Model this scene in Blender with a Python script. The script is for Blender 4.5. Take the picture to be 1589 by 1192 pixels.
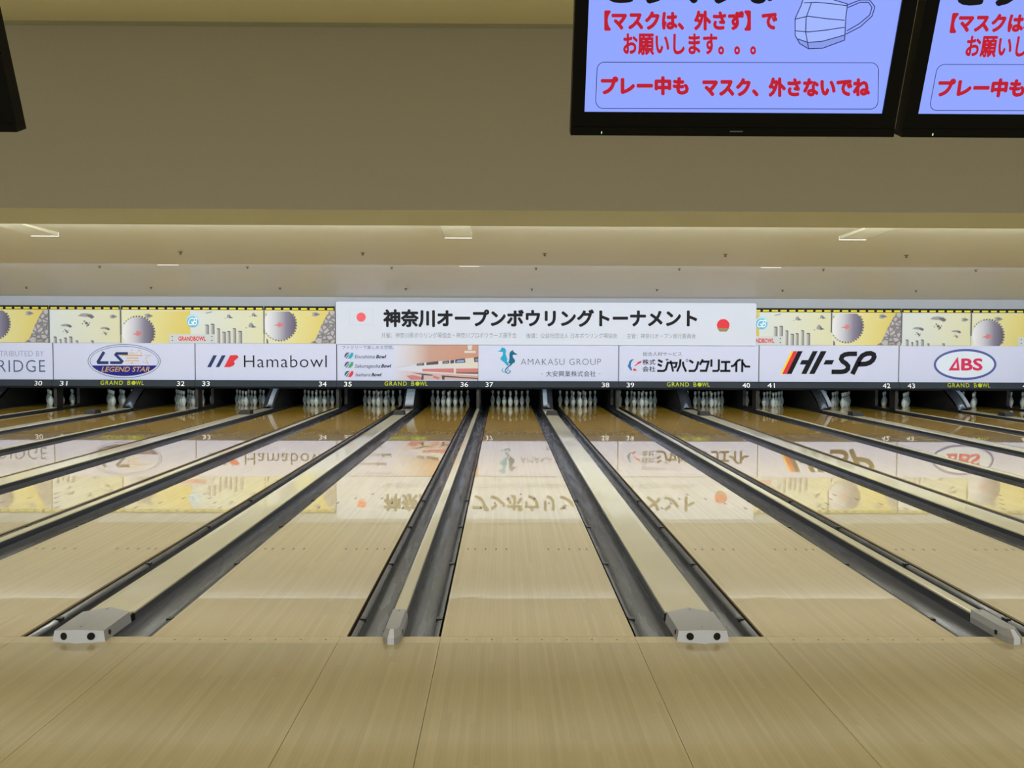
import bpy, bmesh, math, random
from mathutils import Matrix, Vector
from mathutils.geometry import tessellate_polygon

# ------------------------------------------------------------------ camera, world, light, exposure
SC = bpy.context.scene
COL = SC.collection
for o in list(bpy.data.objects):
    bpy.data.objects.remove(o, do_unlink=True)

F_PX, CAM_H, CAM_D = 1427.67, 1.5927, 4.9458
PITCH, YAW, ROLL = 0.0437, 0.0101, 0.0035
cam_d = bpy.data.cameras.new('camera')
cam = bpy.data.objects.new('camera', cam_d)
COL.objects.link(cam)
cam_d.sensor_fit = 'HORIZONTAL'
cam_d.sensor_width = 36.0
cam_d.lens = 36.0 * F_PX / 1589.0
cam_d.clip_start, cam_d.clip_end = 0.05, 200
_r0 = Vector((math.cos(YAW), -math.sin(YAW), 0))
_h = Vector((math.sin(YAW), math.cos(YAW), 0))
_f = _h * math.cos(PITCH) - Vector((0, 0, math.sin(PITCH)))
_u0 = _h * math.sin(PITCH) + Vector((0, 0, math.cos(PITCH)))
_r = _r0 * math.cos(ROLL) + _u0 * math.sin(ROLL)
_u = _u0 * math.cos(ROLL) - _r0 * math.sin(ROLL)
cam.matrix_world = Matrix(((_r.x, _u.x, -_f.x, 0), (_r.y, _u.y, -_f.y, -CAM_D), (_r.z, _u.z, -_f.z, CAM_H), (0, 0, 0, 1)))
SC.camera = cam

SC.view_settings.view_transform = 'Standard'
SC.view_settings.look = 'None'
SC.view_settings.gamma = 1.0
SC.view_settings.use_curve_mapping = False
SC.view_settings.exposure = 0.0

world = bpy.data.worlds.new('world')
SC.world = world
world.use_nodes = True
world.node_tree.nodes['Background'].inputs[0].default_value = (1.0, 0.97, 0.92, 1)
world.node_tree.nodes['Background'].inputs[1].default_value = 0.24


def area(name, loc, direction, sx, sy, power, color, spread=180):
    d = bpy.data.lights.new(name, 'AREA')
    d.shape = 'RECTANGLE'
    d.size, d.size_y = sx, sy
    d.energy = power
    d.color = color
    d.spread = math.radians(spread)
    o = bpy.data.objects.new(name, d)
    o.location = loc
    o.rotation_euler = Vector(direction).to_track_quat('-Z', 'Y').to_euler()
    COL.objects.link(o)
    return o


WARM = (1.0, 0.965, 0.82)
TUBE = (0.97, 1.0, 0.93)
COOL = (0.90, 0.96, 1.0)
# rows of ceiling lamps over the approach, behind the player
for x in (-9, -3, 3, 9):
    area('approach_lamp', (x, -5.6, 4.6), (0, 0, -1), 3.0, 0.7, 152, WARM)
# the tube trough hidden above the back edge of the beam, washing the lane ceiling and the lanes
area('beam_trough_tube', (0.5, 5.36, 2.93), (0, 1, 0.05), 34, 0.05, 860, TUBE)
area('beam_trough_tube', (0.5, 5.395, 2.9640), (0, -0.6, -0.8), 34, 0.014, 560, TUBE)
# the tube trough hidden above the far edge of the lane ceiling, washing the sponsor boards
area('board_trough_tube', (0.5, 11.55, 3.06), (0, 1, -0.25), 34, 0.10, 620, COOL)
# pin lights inside the pit, behind the number boards
for k in range(-4, 5):
    area('pin_light', (1.078 + 3.332 * k, 17.05, 0.66), (0, 0.8, -0.25), 3.0, 0.08, 5.5, (0.64, 0.92, 1.0))


# ------------------------------------------------------------------ colour and material helpers
def lin(c):
    out = []
    for v in c[:3]:
        v = v / 255.0
        out.append(v / 12.92 if v <= 0.04045 else ((v + 0.055) / 1.055) ** 2.4)
    return (out[0], out[1], out[2], 1.0)


_mats = {}


def mat(name, rgb, rough=0.6, metal=0.0, spec=0.5, coat=0.0, coat_rough=0.05, noise=0.0, scale=8.0, emit=0.0):
    """plain procedural material with an optional fine tonal noise"""
    if name in _mats:
        return _mats[name]
    m = bpy.data.materials.new(name)
    m.use_nodes = True
    nt = m.node_tree
    b = nt.nodes['Principled BSDF']
    c = lin(rgb)
    b.inputs['Base Color'].default_value = c
    b.inputs['Roughness'].default_value = rough
    b.inputs['Metallic'].default_value = metal
    b.inputs['Specular IOR Level'].default_value = spec
    b.inputs['Coat Weight'].default_value = coat
    b.inputs['Coat Roughness'].default_value = coat_rough
    if emit:
        b.inputs['Emission Color'].default_value = c
        b.inputs['Base Color'].default_value = (0.01, 0.01, 0.012, 1)
        b.inputs['Emission Strength'].default_value = emit
    if noise:
        tc = nt.nodes.new('ShaderNodeTexCoord')
        n = nt.nodes.new('ShaderNodeTexNoise')
        n.inputs['Scale'].default_value = scale
        n.inputs['Detail'].default_value = 5
        mp = nt.nodes.new('ShaderNodeMapRange')
        mp.inputs[3].default_value = 1 - noise
        mp.inputs[4].default_value = 1 + noise
        mx = nt.nodes.new('ShaderNodeMix')
        mx.data_type = 'RGBA'
        mx.blend_type = 'MULTIPLY'
        mx.inputs[0].default_value = 1.0
        mx.inputs[6].default_value = c
        nt.links.new(tc.outputs['Object'], n.inputs['Vector'])
        nt.links.new(n.outputs[0], mp.inputs[0])
        nt.links.new(mp.outputs[0], mx.inputs[7])
        nt.links.new(mx.outputs[2], b.inputs['Base Color'])
    _mats[name] = m
    return m


def grad_mat(name, stops, axis=0, rough=0.5):
    """a printed colour ramp across the piece (ink on a board)"""
    if name in _mats:
        return _mats[name]
    m = bpy.data.materials.new(name)
    m.use_nodes = True
    nt = m.node_tree
    b = nt.nodes['Principled BSDF']
    b.inputs['Roughness'].default_value = rough
    tc = nt.nodes.new('ShaderNodeTexCoord')
    sp = nt.nodes.new('ShaderNodeSeparateXYZ')
    rp = nt.nodes.new('ShaderNodeValToRGB')
    nt.links.new(tc.outputs['Generated'], sp.inputs[0])
    nt.links.new(sp.outputs[axis], rp.inputs[0])
    nt.links.new(rp.outputs[0], b.inputs['Base Color'])
    e = rp.color_ramp.elements
    e[0].position, e[0].color = stops[0][0], lin(stops[0][1])
    e[1].position, e[1].color = stops[-1][0], lin(stops[-1][1])
    for p, c in stops[1:-1]:
        k = e.new(p)
        k.color = lin(c)
    _mats[name] = m
    return m


def wood_mat(name, light, dark, board, coat, coat_rough, rough, seam=0.25, amber=None):
    """narrow laminated boards running down the alley (object Y)"""
    m = bpy.data.materials.new(name)
    m.use_nodes = True
    nt = m.node_tree
    N, L = nt.nodes.new, nt.links.new
    b = nt.nodes['Principled BSDF']
    tc = N('ShaderNodeTexCoord')
    sp = N('ShaderNodeSeparateXYZ')
    L(tc.outputs['Object'], sp.inputs[0])

    def M(op, a, bb=None):
        n = N('ShaderNodeMath')
        n.operation = op
        for i, v in enumerate((a, bb)):
            if v is None:
                continue
            if isinstance(v, (int, float)):
                n.inputs[i].default_value = v
            else:
                L(v, n.inputs[i])
        return n.outputs[0]
    q = M('DIVIDE', sp.outputs[0], board)
    idx = M('FLOOR', q)
    fr = M('FRACT', q)
    # each board is broken into staggered lengths
    off = N('ShaderNodeTexWhiteNoise')
    off.noise_dimensions = '1D'
    L(idx, off.inputs['W'])
    ylen = M('FLOOR', M('ADD', M('MULTIPLY', sp.outputs[1], 0.55), M('MULTIPLY', off.outputs['Value'], 7.0)))
    wn = N('ShaderNodeTexWhiteNoise')
    wn.noise_dimensions = '2D'
    cv = N('ShaderNodeCombineXYZ')
    L(idx, cv.inputs[0])
    L(ylen, cv.inputs[1])
    L(cv.outputs[0], wn.inputs['Vector'])
    # fine grain, stretched along the boards
    mp = N('ShaderNodeMapping')
    mp.inputs['Scale'].default_value = (140, 2.2, 1)
    L(tc.outputs['Object'], mp.inputs[0])
    ns = N('ShaderNodeTexNoise')
    ns.inputs['Scale'].default_value = 1.0
    ns.inputs['Detail'].default_value = 4
    L(mp.outputs[0], ns.inputs['Vector'])
    big = N('ShaderNodeTexNoise')
    big.inputs['Scale'].default_value = 0.7
    L(tc.outputs['Object'], big.inputs['Vector'])
    t = M('ADD', M('ADD', M('MULTIPLY', wn.outputs['Value'], 0.45), M('MULTIPLY', ns.outputs[0], 0.45)), M('MULTIPLY', big.outputs[0], 0.25))
    mx = N('ShaderNodeMix')
    mx.data_type = 'RGBA'
    mx.inputs[6].default_value = lin(dark)
    mx.inputs[7].default_value = lin(light)
    L(t, mx.inputs[0])
    col = mx.outputs[2]
    if amber:
        # maple heads change to the more amber pine of the mid lane
        am = N('ShaderNodeMapRange')
        am.inputs[1].default_value, am.inputs[2].default_value = amber[1], amber[2]
        L(sp.outputs[1], am.inputs[0])
        m2 = N('ShaderNodeMix')
        m2.data_type = 'RGBA'
        m2.blend_type = 'MULTIPLY'
        m2.inputs[7].default_value = amber[0] + (1,)
        L(am.outputs[0], m2.inputs[0])
        L(col, m2.inputs[6])
        col = m2.outputs[2]
    edge = M('LESS_THAN', M('MINIMUM', fr, M('SUBTRACT', 1.0, fr)), 0.03)
    sm = N('ShaderNodeMix')
    sm.data_type = 'RGBA'
    sm.blend_type = 'MULTIPLY'
    L(M('MULTIPLY', edge, seam), sm.inputs[0])
    L(col, sm.inputs[6])
    sm.inputs[7].default_value = (0.35, 0.25, 0.15, 1)
    L(sm.outputs[2], b.inputs['Base Color'])
    b.inputs['Roughness'].default_value = rough
    b.inputs['Specular IOR Level'].default_value = 0.25
    b.inputs['Coat Weight'].default_value = coat
    b.inputs['Coat Roughness'].default_value = coat_rough
    _mats[name] = m
    return m


# ------------------------------------------------------------------ mesh helpers
class MB:
    """collects faces with material slots and links them as ONE mesh object"""

    def __init__(s, org=(0, 0, 0)):
        s.v, s.f, s.m, s.mats, s.sm = [], [], [], [], []
        s.org = Vector(org)

    def slot(s, m):
        if m not in s.mats:
            s.mats.append(m)
        return s.mats.index(m)

    def add(s, verts, faces, m, smooth=False):
        k, b = s.slot(m), len(s.v)
        s.v += [tuple(Vector(p) - s.org) for p in verts]
        for f in faces:
            s.f.append([b + i for i in f])
            s.m.append(k)
            s.sm.append(smooth)

    def box(s, x0, x1, y0, y1, z0, z1, m):
        v = [(x, y, z) for x in (x0, x1) for y in (y0, y1) for z in (z0, z1)]
        s.add(v, [(0, 1, 3, 2), (4, 6, 7, 5), (0, 4, 5, 1), (2, 3, 7, 6), (0, 2, 6, 4), (1, 5, 7, 3)], m)

    def hexa(s, bot, top, m):
        """eight corners: four below, four above, both going round the same way"""
        n = len(bot)
        f = [tuple(reversed(range(n))), tuple(range(n, 2 * n))]
        f += [(i, (i + 1) % n, n + (i + 1) % n, n + i) for i in range(n)]
        s.add(list(bot) + list(top), f, m)

    def sweep(s, prof, y0, y1, m, closed=True, smooth=False):
        """profile in XZ pulled along Y"""
        n = len(prof)
        v = [(p[0], y0, p[1]) for p in prof] + [(p[0], y1, p[1]) for p in prof]
        f = [(i, (i + 1) % n, n + (i + 1) % n, n + i) for i in range(n if closed else n - 1)]
        s.add(v, f, m, smooth)
        if closed:
            s.flat_ngon([(p[0], y0, p[1]) for p in prof], m)
            s.flat_ngon([(p[0], y1, p[1]) for p in prof], m)

    def sweep_x(s, prof, x0, x1, m, smooth=False):
        """profile in YZ pulled along X"""
        n = len(prof)
        v = [(x0, p[0], p[1]) for p in prof] + [(x1, p[0], p[1]) for p in prof]
        s.add(v, [(i, (i + 1) % n, n + (i + 1) % n, n + i) for i in range(n)], m, smooth)
        s.flat_ngon([(x0, p[0], p[1]) for p in prof], m)
        s.flat_ngon([(x1, p[0], p[1]) for p in prof], m)

    def flat_ngon(s, pts, m):
        tri = tessellate_polygon([[Vector(p) for p in pts]])
        s.add(pts, [tuple(t) for t in tri], m)

    def cyl(s, c, axis, r0, r1, length, m, n=20, smooth=True):
        a = Vector(axis).normalized()
        u = a.orthogonal().normalized()
        w = a.cross(u)
        c = Vector(c)
        v = []
        for r, d in ((r0, 0), (r1, length)):
            for i in range(n):
                t = 2 * math.pi * i / n
                v.append(c + a * d + (u * math.cos(t) + w * math.sin(t)) * r)
        s.add(v, [(i, (i + 1) % n, n + (i + 1) % n, n + i) for i in range(n)], m, smooth)
        s.add(v[:n], [tuple(reversed(range(n)))], m)
        s.add(v[n:], [tuple(range(n))], m)

    def lathe(s, prof, m_of, n=20):
        rings = []
        for r, z in prof:
            rings.append([(r * math.cos(2 * math.pi * i / n), r * math.sin(2 * math.pi * i / n), z) for i in range(n)])
        for k in range(len(rings) - 1):
            v = rings[k] + rings[k + 1]
            s.add(v, [(i, (i + 1) % n, n + (i + 1) % n, n + i) for i in range(n)], m_of(0.5 * (prof[k][1] + prof[k + 1][1])), True)

    def build(s, name, parent=None, loc=None, weld=False):
        me = bpy.data.meshes.new(name)
        me.from_pydata(s.v, [], s.f)
        for m in s.mats:
            me.materials.append(m)
        me.polygons.foreach_set('material_index', s.m)
        me.polygons.foreach_set('use_smooth', s.sm)
        if weld:
            bm = bmesh.new()
            bm.from_mesh(me)
            bmesh.ops.remove_doubles(bm, verts=bm.verts, dist=1e-5)
            bmesh.ops.recalc_face_normals(bm, faces=bm.faces)
            bm.to_mesh(me)
            bm.free()
        me.update()
        o = bpy.data.objects.new(name, me)
        COL.objects.link(o)
        if parent:
            o.parent = parent
        if loc is not None:
            o.location = loc
        return o


def tag(o, label=None, cat=None, group=None, kind=None):
    for k, v in (('label', label), ('category', cat), ('group', group), ('kind', kind)):
        if v:
            o[k] = v
    return o


def empty(name, loc, label=None, cat=None, group=None):
    o = bpy.data.objects.new(name, None)
    o.location = loc
    o.empty_display_size = 0.1
    COL.objects.link(o)
    return tag(o, label, cat, group)


_kids = {}


def kids(o):
    return [c for c in bpy.data.objects if c.parent == o]


def copy_tree(o, parent=None):
    c = o.copy()
    COL.objects.link(c)
    if parent:
        c.parent = parent
    for ch in kids(o):
        copy_tree(ch, c)
    return c


# flat prints: a frame maps board coordinates (a, b) to space and lifts each layer a little off the board
class Print:
    def __init__(s, fn, out, lift=0.0015):
        s.fn, s.out, s.lift = fn, Vector(out), lift

    def p(s, a, b, layer):
        return Vector(s.fn(a, b)) + s.out * (s.lift * layer)

    def poly(s, mb, pts, m, layer=1):
        mb.flat_ngon([s.p(a, b, layer) for a, b in pts], m)

    def rect(s, mb, x0, y0, x1, y1, m, layer=1):
        mb.add([s.p(x0, y0, layer), s.p(x1, y0, layer), s.p(x1, y1, layer), s.p(x0, y1, layer)], [(0, 1, 2, 3)], m)

    def ell(s, mb, cx, cy, rx, ry, m, layer=1, n=40):
        s.poly(mb, [(cx + rx * math.cos(2 * math.pi * i / n), cy + ry * math.sin(2 * math.pi * i / n)) for i in range(n)], m, layer)

    def ring(s, mb, cx, cy, rx, ry, w, m, layer=1, n=56):
        v, f = [], []
        for i in range(n):
            t = 2 * math.pi * i / n
            v.append(s.p(cx + rx * math.cos(t), cy + ry * math.sin(t), layer))
            v.append(s.p(cx + (rx - w) * math.cos(t), cy + (ry - w) * math.sin(t), layer))
        for i in range(n):
            j = (i + 1) % n
            f.append((2 * i, 2 * j, 2 * j + 1, 2 * i + 1))
        mb.add(v, f, m)

    def stroke(s, mb, pts, w, m, layer=1, closed=False):
        """ribbon of width w along a polyline with mitred corners"""
        P = [Vector((a, b)) for a, b in pts]
        n = len(P)
        v = []
        for i in range(n):
            a = P[i - 1] if (i > 0 or closed) else None
            c = P[(i + 1) % n] if (i < n - 1 or closed) else None
            d1 = (P[i] - a).normalized() if a is not None else None
            d2 = (c - P[i]).normalized() if c is not None else None
            d1 = d1 or d2
            d2 = d2 or d1
            n1, n2 = Vector((-d1.y, d1.x)), Vector((-d2.y, d2.x))
            nn = n1 + n2
            nn = n1 if nn.length < 1e-6 else nn.normalized()
            k = 1 / max(0.45, nn.dot(n1))
            for sgn in (1, -1):
                q = P[i] + nn * (sgn * k * w / 2)
                v.append(s.p(q.x, q.y, layer))
        f = [(2 * i, 2 * ((i + 1) % n), 2 * ((i + 1) % n) + 1, 2 * i + 1) for i in range(n if closed else n - 1)]
        mb.add(v, f, m)

    def text(s, mb, body, x0, y0, x1, y1, m, layer=1, bold=0.0, shear=0.0, space=1.0):
        vs, fs = glyphs(body, bold, shear, space)
        q = len(vs) // 8 if bold > 0 else len(vs) + 1      # overprints sit a hair above one another
        v = [s.p(x0 + a * (x1 - x0), y1 + b * (y0 - y1), layer + 0.08 * (i // q)) for i, (a, b) in enumerate(vs)]
        mb.add(v, fs, m)


_gl = {}


def glyphs(body, bold, shear, space):
    key = (body, bold, shear, space)
    if key not in _gl:
        c = bpy.data.curves.new('lettering', 'FONT')
        c.body, c.offset, c.shear, c.space_character = body, min(bold, 0.0), shear, space
        c.resolution_u = 3
        c.fill_mode = 'FRONT'
        o = bpy.data.objects.new('lettering', c)
        COL.objects.link(o)
        dg = bpy.context.evaluated_depsgraph_get()
        me = bpy.data.meshes.new_from_object(o.evaluated_get(dg))
        vs = [(v.co.x, v.co.y) for v in me.vertices]
        fs = [tuple(p.vertices) for p in me.polygons]
        bpy.data.objects.remove(o)
        bpy.data.curves.remove(c)
        bpy.data.meshes.remove(me)
        if bold > 0:             # heavier weight: the same letters overprinted in a small circle
            v0, f0, vs, fs = vs, fs, [], []
            for i in range(8):
                dx, dy = bold * math.cos(i * math.pi / 4), bold * math.sin(i * math.pi / 4)
                fs += [tuple(len(vs) + q for q in f) for f in f0]
                vs += [(a + dx, b + dy) for a, b in v0]
        xa, xb = min(v[0] for v in vs), max(v[0] for v in vs)
        ya, yb = min(v[1] for v in vs), max(v[1] for v in vs)
        _gl[key] = ([((a - xa) / (xb - xa), (b - ya) / (yb - ya)) for a, b in vs], fs)
    return _gl[key]


# ------------------------------------------------------------------ layout
WN, WW = 1.567, 1.765            # lane spacing across a narrow and across a wide division
HALF = 0.527                     # half a lane
LANE_L = 19.15
YM = 16.83                       # plane of the sponsor boards


def lane_x(n):
    x, k = 0.1955, 37
    while k < n:
        x += WW if k % 2 else WN
        k += 1
    while k > n:
        k -= 1
        x -= WW if k % 2 else WN
    return x


LANES = range(29, 46)


def gap_x(n):                    # centre of the division between lanes n and n+1
    return 0.5 * (lane_x(n) + lane_x(n + 1))


# ------------------------------------------------------------------ materials
CREAM = mat('cream_wall_paint', (186, 172, 138), 0.75, noise=0.03, scale=3)
OLIVE = mat('olive_beam_paint', (171, 170, 148), 0.6, noise=0.03, scale=2)
WALLP = mat('soffit_wallpaper', (190, 188, 180), 0.8, noise=0.05, scale=40)
CEIL = mat('cream_ceiling_gloss_paint', (206, 207, 198), 0.45, noise=0.02, scale=2, spec=0.4)
CEIL2 = mat('pale_ceiling_gloss_paint', (205, 208, 210), 0.45, noise=0.02, scale=2, spec=0.4)
GREYB = mat('grey_board_wall_paint', (150, 156, 166), 0.6, noise=0.03, scale=4)
BLACK = mat('black_pit_paint', (14, 13, 13), 0.8)
PITC = mat('black_pit_curtain', (8, 8, 8), 0.9)
LANEW = wood_mat('lane_maple', (222, 207, 166), (200, 182, 138), 0.02703, 1.0, 0.016, 0.4, 0.18, amber=((0.86, 0.61, 0.10), 3.5, 12.5))
APPW = wood_mat('approach_maple', (200, 187, 147), (176, 161, 118), 0.0215, 0.5, 0.12, 0.4, 0.16)
FOULW = wood_mat('foul_strip_maple', (216, 201, 160), (198, 181, 136), 0.0288, 0.5, 0.12, 0.4, 0.2)
SEAM = mat('dark_floor_joint', (70, 55, 32), 0.8)
SCREW = mat('brown_plug', (110, 85, 50), 0.7)
GUT = mat('dark_gutter_plastic', (38, 39, 43), 0.45, noise=0.18, scale=3, spec=0.3, coat=0.42, coat_rough=0.2)
# oil film: the gloss of the gutters changes in long streaks
_nt = GUT.node_tree
_tc, _mp, _ns, _mr = (_nt.nodes.new(t) for t in ('ShaderNodeTexCoord', 'ShaderNodeMapping', 'ShaderNodeTexNoise', 'ShaderNodeMapRange'))
_mp.inputs['Scale'].default_value = (14, 0.9, 14)
_ns.inputs['Scale'].default_value = 1.6
_ns.inputs['Detail'].default_value = 4
_mr.inputs[1].default_value, _mr.inputs[2].default_value = 0.40, 0.60
_mr.inputs[3].default_value, _mr.inputs[4].default_value = 0.09, 0.36
_nt.links.new(_tc.outputs['Object'], _mp.inputs[0])
_nt.links.new(_mp.outputs[0], _ns.inputs['Vector'])
_nt.links.new(_ns.outputs[0], _mr.inputs[0])
_nt.links.new(_mr.outputs[0], _nt.nodes['Principled BSDF'].inputs['Coat Roughness'])
GUTD = mat('blue_grey_division_side', (42, 48, 58), 0.35, coat=0.4, coat_rough=0.1)
CAPW = mat('cream_division_cap', (214, 206, 172), 0.28, noise=0.05, scale=2, coat=0.6, coat_rough=0.05)
LANESIDE = mat('brown_lane_core', (70, 46, 22), 0.7)
CLIP = mat('dark_gutter_clip', (38, 38, 36), 0.6)
HOUS = mat('grey_housing_plastic', (162, 163, 168), 0.45, noise=0.02, scale=20)
HOUSF = mat('pale_housing_face', (228, 236, 255), 0.4)
PORT = mat('black_sensor_port', (16, 12, 22), 0.3)
WHITE = mat('white_board_laminate', (200, 205, 233), 0.35, noise=0.008, scale=3, spec=0.12)
BANW = mat('white_banner_vinyl', (202, 208, 226), 0.4, noise=0.01, scale=3, spec=0.12)
NUMB = mat('slate_number_strip', (26, 35, 46), 0.45, noise=0.25, scale=1.6, spec=0.2)
NUMW = mat('white_number_paint', (240, 242, 246), 0.5, spec=0.12)
LIME = mat('lime_lettering', (172, 184, 28), 0.5, spec=0.12)
PINW = mat('white_pin_plastic', (226, 230, 228), 0.25, spec=0.5)
PINR = mat('red_pin_stripe', (120, 24, 28), 0.35)
KICK = mat('dark_kickback_board', (27, 24, 23), 0.55, noise=0.2, scale=5)
STEEL = mat('polished_shield_steel', (150, 146, 156), 0.22, metal=0.9)
DARKBOX = mat('dark_ball_detector_plastic', (30, 27, 26), 0.5)
DARKM = mat('dark_sprinkler_metal', (70, 60, 44), 0.5, metal=0.3)
TVB = mat('black_television_plastic', (5, 5, 5), 0.4, spec=0.12)
SCRN = mat('lit_blue_white_screen', (142, 164, 254), 0.5, emit=1.0)
S_RED = mat('lit_red_screen_ink', (200, 22, 44), 0.5, emit=0.9, spec=0.12)
S_BLK = mat('lit_black_screen_ink', (4, 4, 18), 0.5, emit=0.2, spec=0.12)
S_LINE = mat('lit_line_screen_ink', (46, 46, 110), 0.5, emit=0.6, spec=0.12)
S_PALE = mat('lit_pale_screen_ink', (160, 182, 255), 0.5, emit=1.0, spec=0.12)
S_SHADE = mat('lit_shade_screen_ink', (138, 158, 240), 0.5, emit=0.95, spec=0.12)
NAVY = mat('navy_ink', (34, 36, 130), 0.5, spec=0.12)
NAVY2 = mat('slate_navy_ink', (44, 58, 104), 0.5, spec=0.12)
GOLD = mat('gold_ink', (214, 170, 84), 0.5, spec=0.12)
INK = mat('black_ink', (20, 20, 28), 0.5, spec=0.12)
INKG = mat('grey_ink', (92, 96, 112), 0.5, spec=0.12)
INKP = mat('pale_grey_ink', (132, 138, 152), 0.5, spec=0.12)
INKB = mat('blue_grey_ink', (70, 92, 124), 0.5, spec=0.12)
INKB2 = mat('pale_blue_grey_ink', (130, 146, 176), 0.5, spec=0.12)
RED = mat('red_ink', (214, 56, 66), 0.5, spec=0.12)
CRIM = mat('crimson_ink', (206, 48, 92), 0.5, spec=0.12)
YEL = mat('yellow_ink', (236, 204, 62), 0.5, spec=0.12)
TEAL1 = mat('light_teal_ink', (40, 160, 198), 0.5, spec=0.12)
TEAL2 = mat('deep_teal_ink', (18, 100, 134), 0.5, spec=0.12)
BLUE = mat('blue_ink', (58, 112, 172), 0.5, spec=0.12)
PALEB = mat('pale_blue_ink', (214, 224, 240), 0.5, spec=0.12)
LAMP = mat('lit_lamp_lip', (255, 252, 240), 0.4, emit=1.1)
LAMPW = mat('white_lamp_side', (176, 172, 152), 0.6, spec=0.1)
DASHB = mat('black_band_ink', (20, 22, 20), 0.5, spec=0.12)
DASHY = mat('yellow_band_ink', (224, 208, 60), 0.5, spec=0.12)
MYEL = grad_mat('mural_yellow_ground', [(0, (212, 212, 186)), (0.4, (210, 203, 140)), (1, (206, 184, 78))])
MPALE = grad_mat('mural_pale_ground', [(0, (202, 208, 210)), (1, (206, 205, 168))])
MGEAR = grad_mat('mural_gear_steel', [(0, (224, 224, 230)), (0.35, (190, 190, 202)), (0.7, (118, 112, 136)), (1, (74, 66, 88))])
MPIL = grad_mat('mural_pillar_grey', [(0, (190, 190, 192)), (1, (90, 90, 98))])
MGREY = mat('mural_grey_ink', (150, 152, 158), 0.5, spec=0.12)
MDARK = mat('mural_dark_ink', (104, 104, 114), 0.5, spec=0.12)
MPLAQ = mat('mural_plaque_ink', (196, 202, 206), 0.5, spec=0.12)
MBLUE = mat('mural_blue_ink', (110, 180, 220), 0.5, spec=0.12)
MBLUE2 = mat('mural_pale_blue_ink', (178, 216, 236), 0.5, spec=0.12)
MWHITE = mat('mural_white_ink', (238, 244, 248), 0.5, spec=0.12)
PHOTO_SKY = grad_mat('printed_ceiling_tone', [(0, (200, 204, 226)), (0.22, (198, 186, 190)), (0.42, (182, 142, 128)), (1, (190, 132, 110))])
PHOTO_FLOOR = grad_mat('printed_floor_tone', [(0, (200, 202, 222)), (0.25, (196, 176, 180)), (1, (190, 154, 148))])
PHOTO_PINK = mat('printed_pink', (196, 122, 122), 0.5, spec=0.12)
PHOTO_CREAM = grad_mat('printed_cream', [(0, (200, 204, 228)), (1, (208, 200, 190))])
PHOTO_DARK = mat('printed_dark', (72, 56, 60), 0.5)
PHOTO_BLUE = mat('printed_blue', (120, 160, 210), 0.5)


def rock_mat():
    m = bpy.data.materials.new('mural_rock_ink')
    m.use_nodes = True
    nt = m.node_tree
    b = nt.nodes['Principled BSDF']
    tc = nt.nodes.new('ShaderNodeTexCoord')
    vo = nt.nodes.new('ShaderNodeTexVoronoi')
    vo.feature = 'DISTANCE_TO_EDGE'
    vo.inputs['Scale'].default_value = 9.0
    rp = nt.nodes.new('ShaderNodeValToRGB')
    rp.color_ramp.elements[0].color = lin((92, 88, 94))
    rp.color_ramp.elements[1].color = lin((170, 166, 172))
    rp.color_ramp.elements[1].position = 0.22
    nt.links.new(tc.outputs['Object'], vo.inputs['Vector'])
    nt.links.new(vo.outputs[0], rp.inputs[0])
    nt.links.new(rp.outputs[0], b.inputs['Base Color'])
    return m


MROCK = rock_mat()

# ------------------------------------------------------------------ setting
XL, XR = -17.0, 17.0


def struct(mb, name):
    o = mb.build(name)
    o['kind'] = 'structure'
    return o


# approach: broad maple panels with fine joints, on a dark underlay
seams = [XL]
for n in range(27, 48):
    seams += [lane_x(n) - HALF, lane_x(n) + HALF + (0.0 if n % 2 else -0.03)]
seams = sorted(x for x in seams if XL < x < XR)
edges = [XL] + seams + [XR]
mb = MB()
for a, b in zip(edges[:-1], edges[1:]):
    if b - a > 0.01:
        mb.box(a + 0.0012, b - 0.0012, -8.0, -0.112, -0.05, 0.0, APPW)
floor = struct(mb, 'floor')
mb = MB()
mb.box(XL, XR, -8.0, 20.6, -0.2, -0.125, SEAM)
mb.box(XL, XR, -8.0, -0.02, -0.125, -0.05, SEAM)
struct(mb, 'floor_base')
mb = MB()
for a, b in zip(edges[:-1], edges[1:]):
    if b - a > 0.01:
        mb.box(a + 0.0006, b - 0.0006, -0.1105, -0.004, -0.05, 0.0, FOULW)
for n in LANES:
    for k in range(-3, 4):
        x = lane_x(n) + k * 0.135 + 0.02
        mb.cyl((x, -0.055, -0.004), (0, 0, 1), 0.006, 0.006, 0.0044, SCREW, 10)
struct(mb, 'trim_1')

# soffit wall with the beam at its foot
mb = MB()
mb.box(XL, XR, 4.05, 5.25, 2.886, 3.0, OLIVE)
struct(mb, 'beam_soffit')
mb = MB()
mb.box(XL, XR, 4.05, 4.25, 3.0, 4.66, WALLP)
mb.box(XL, XR, 4.047, 4.05, 2.887, 4.66, WALLP)
struct(mb, 'wall_soffit')
mb = MB()
mb.box(XL, XR, -6.8, 4.3, 4.66, 4.8, mat('yellowish_approach_ceiling', (214, 208, 174), 0.7, noise=0.02, scale=2))
struct(mb, 'ceiling_approach')
mb = MB()
mb.box(XL, XR, 4.047, 4.046 - 0.02, 4.625, 4.66, OLIVE)
struct(mb, 'trim_2')
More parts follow.
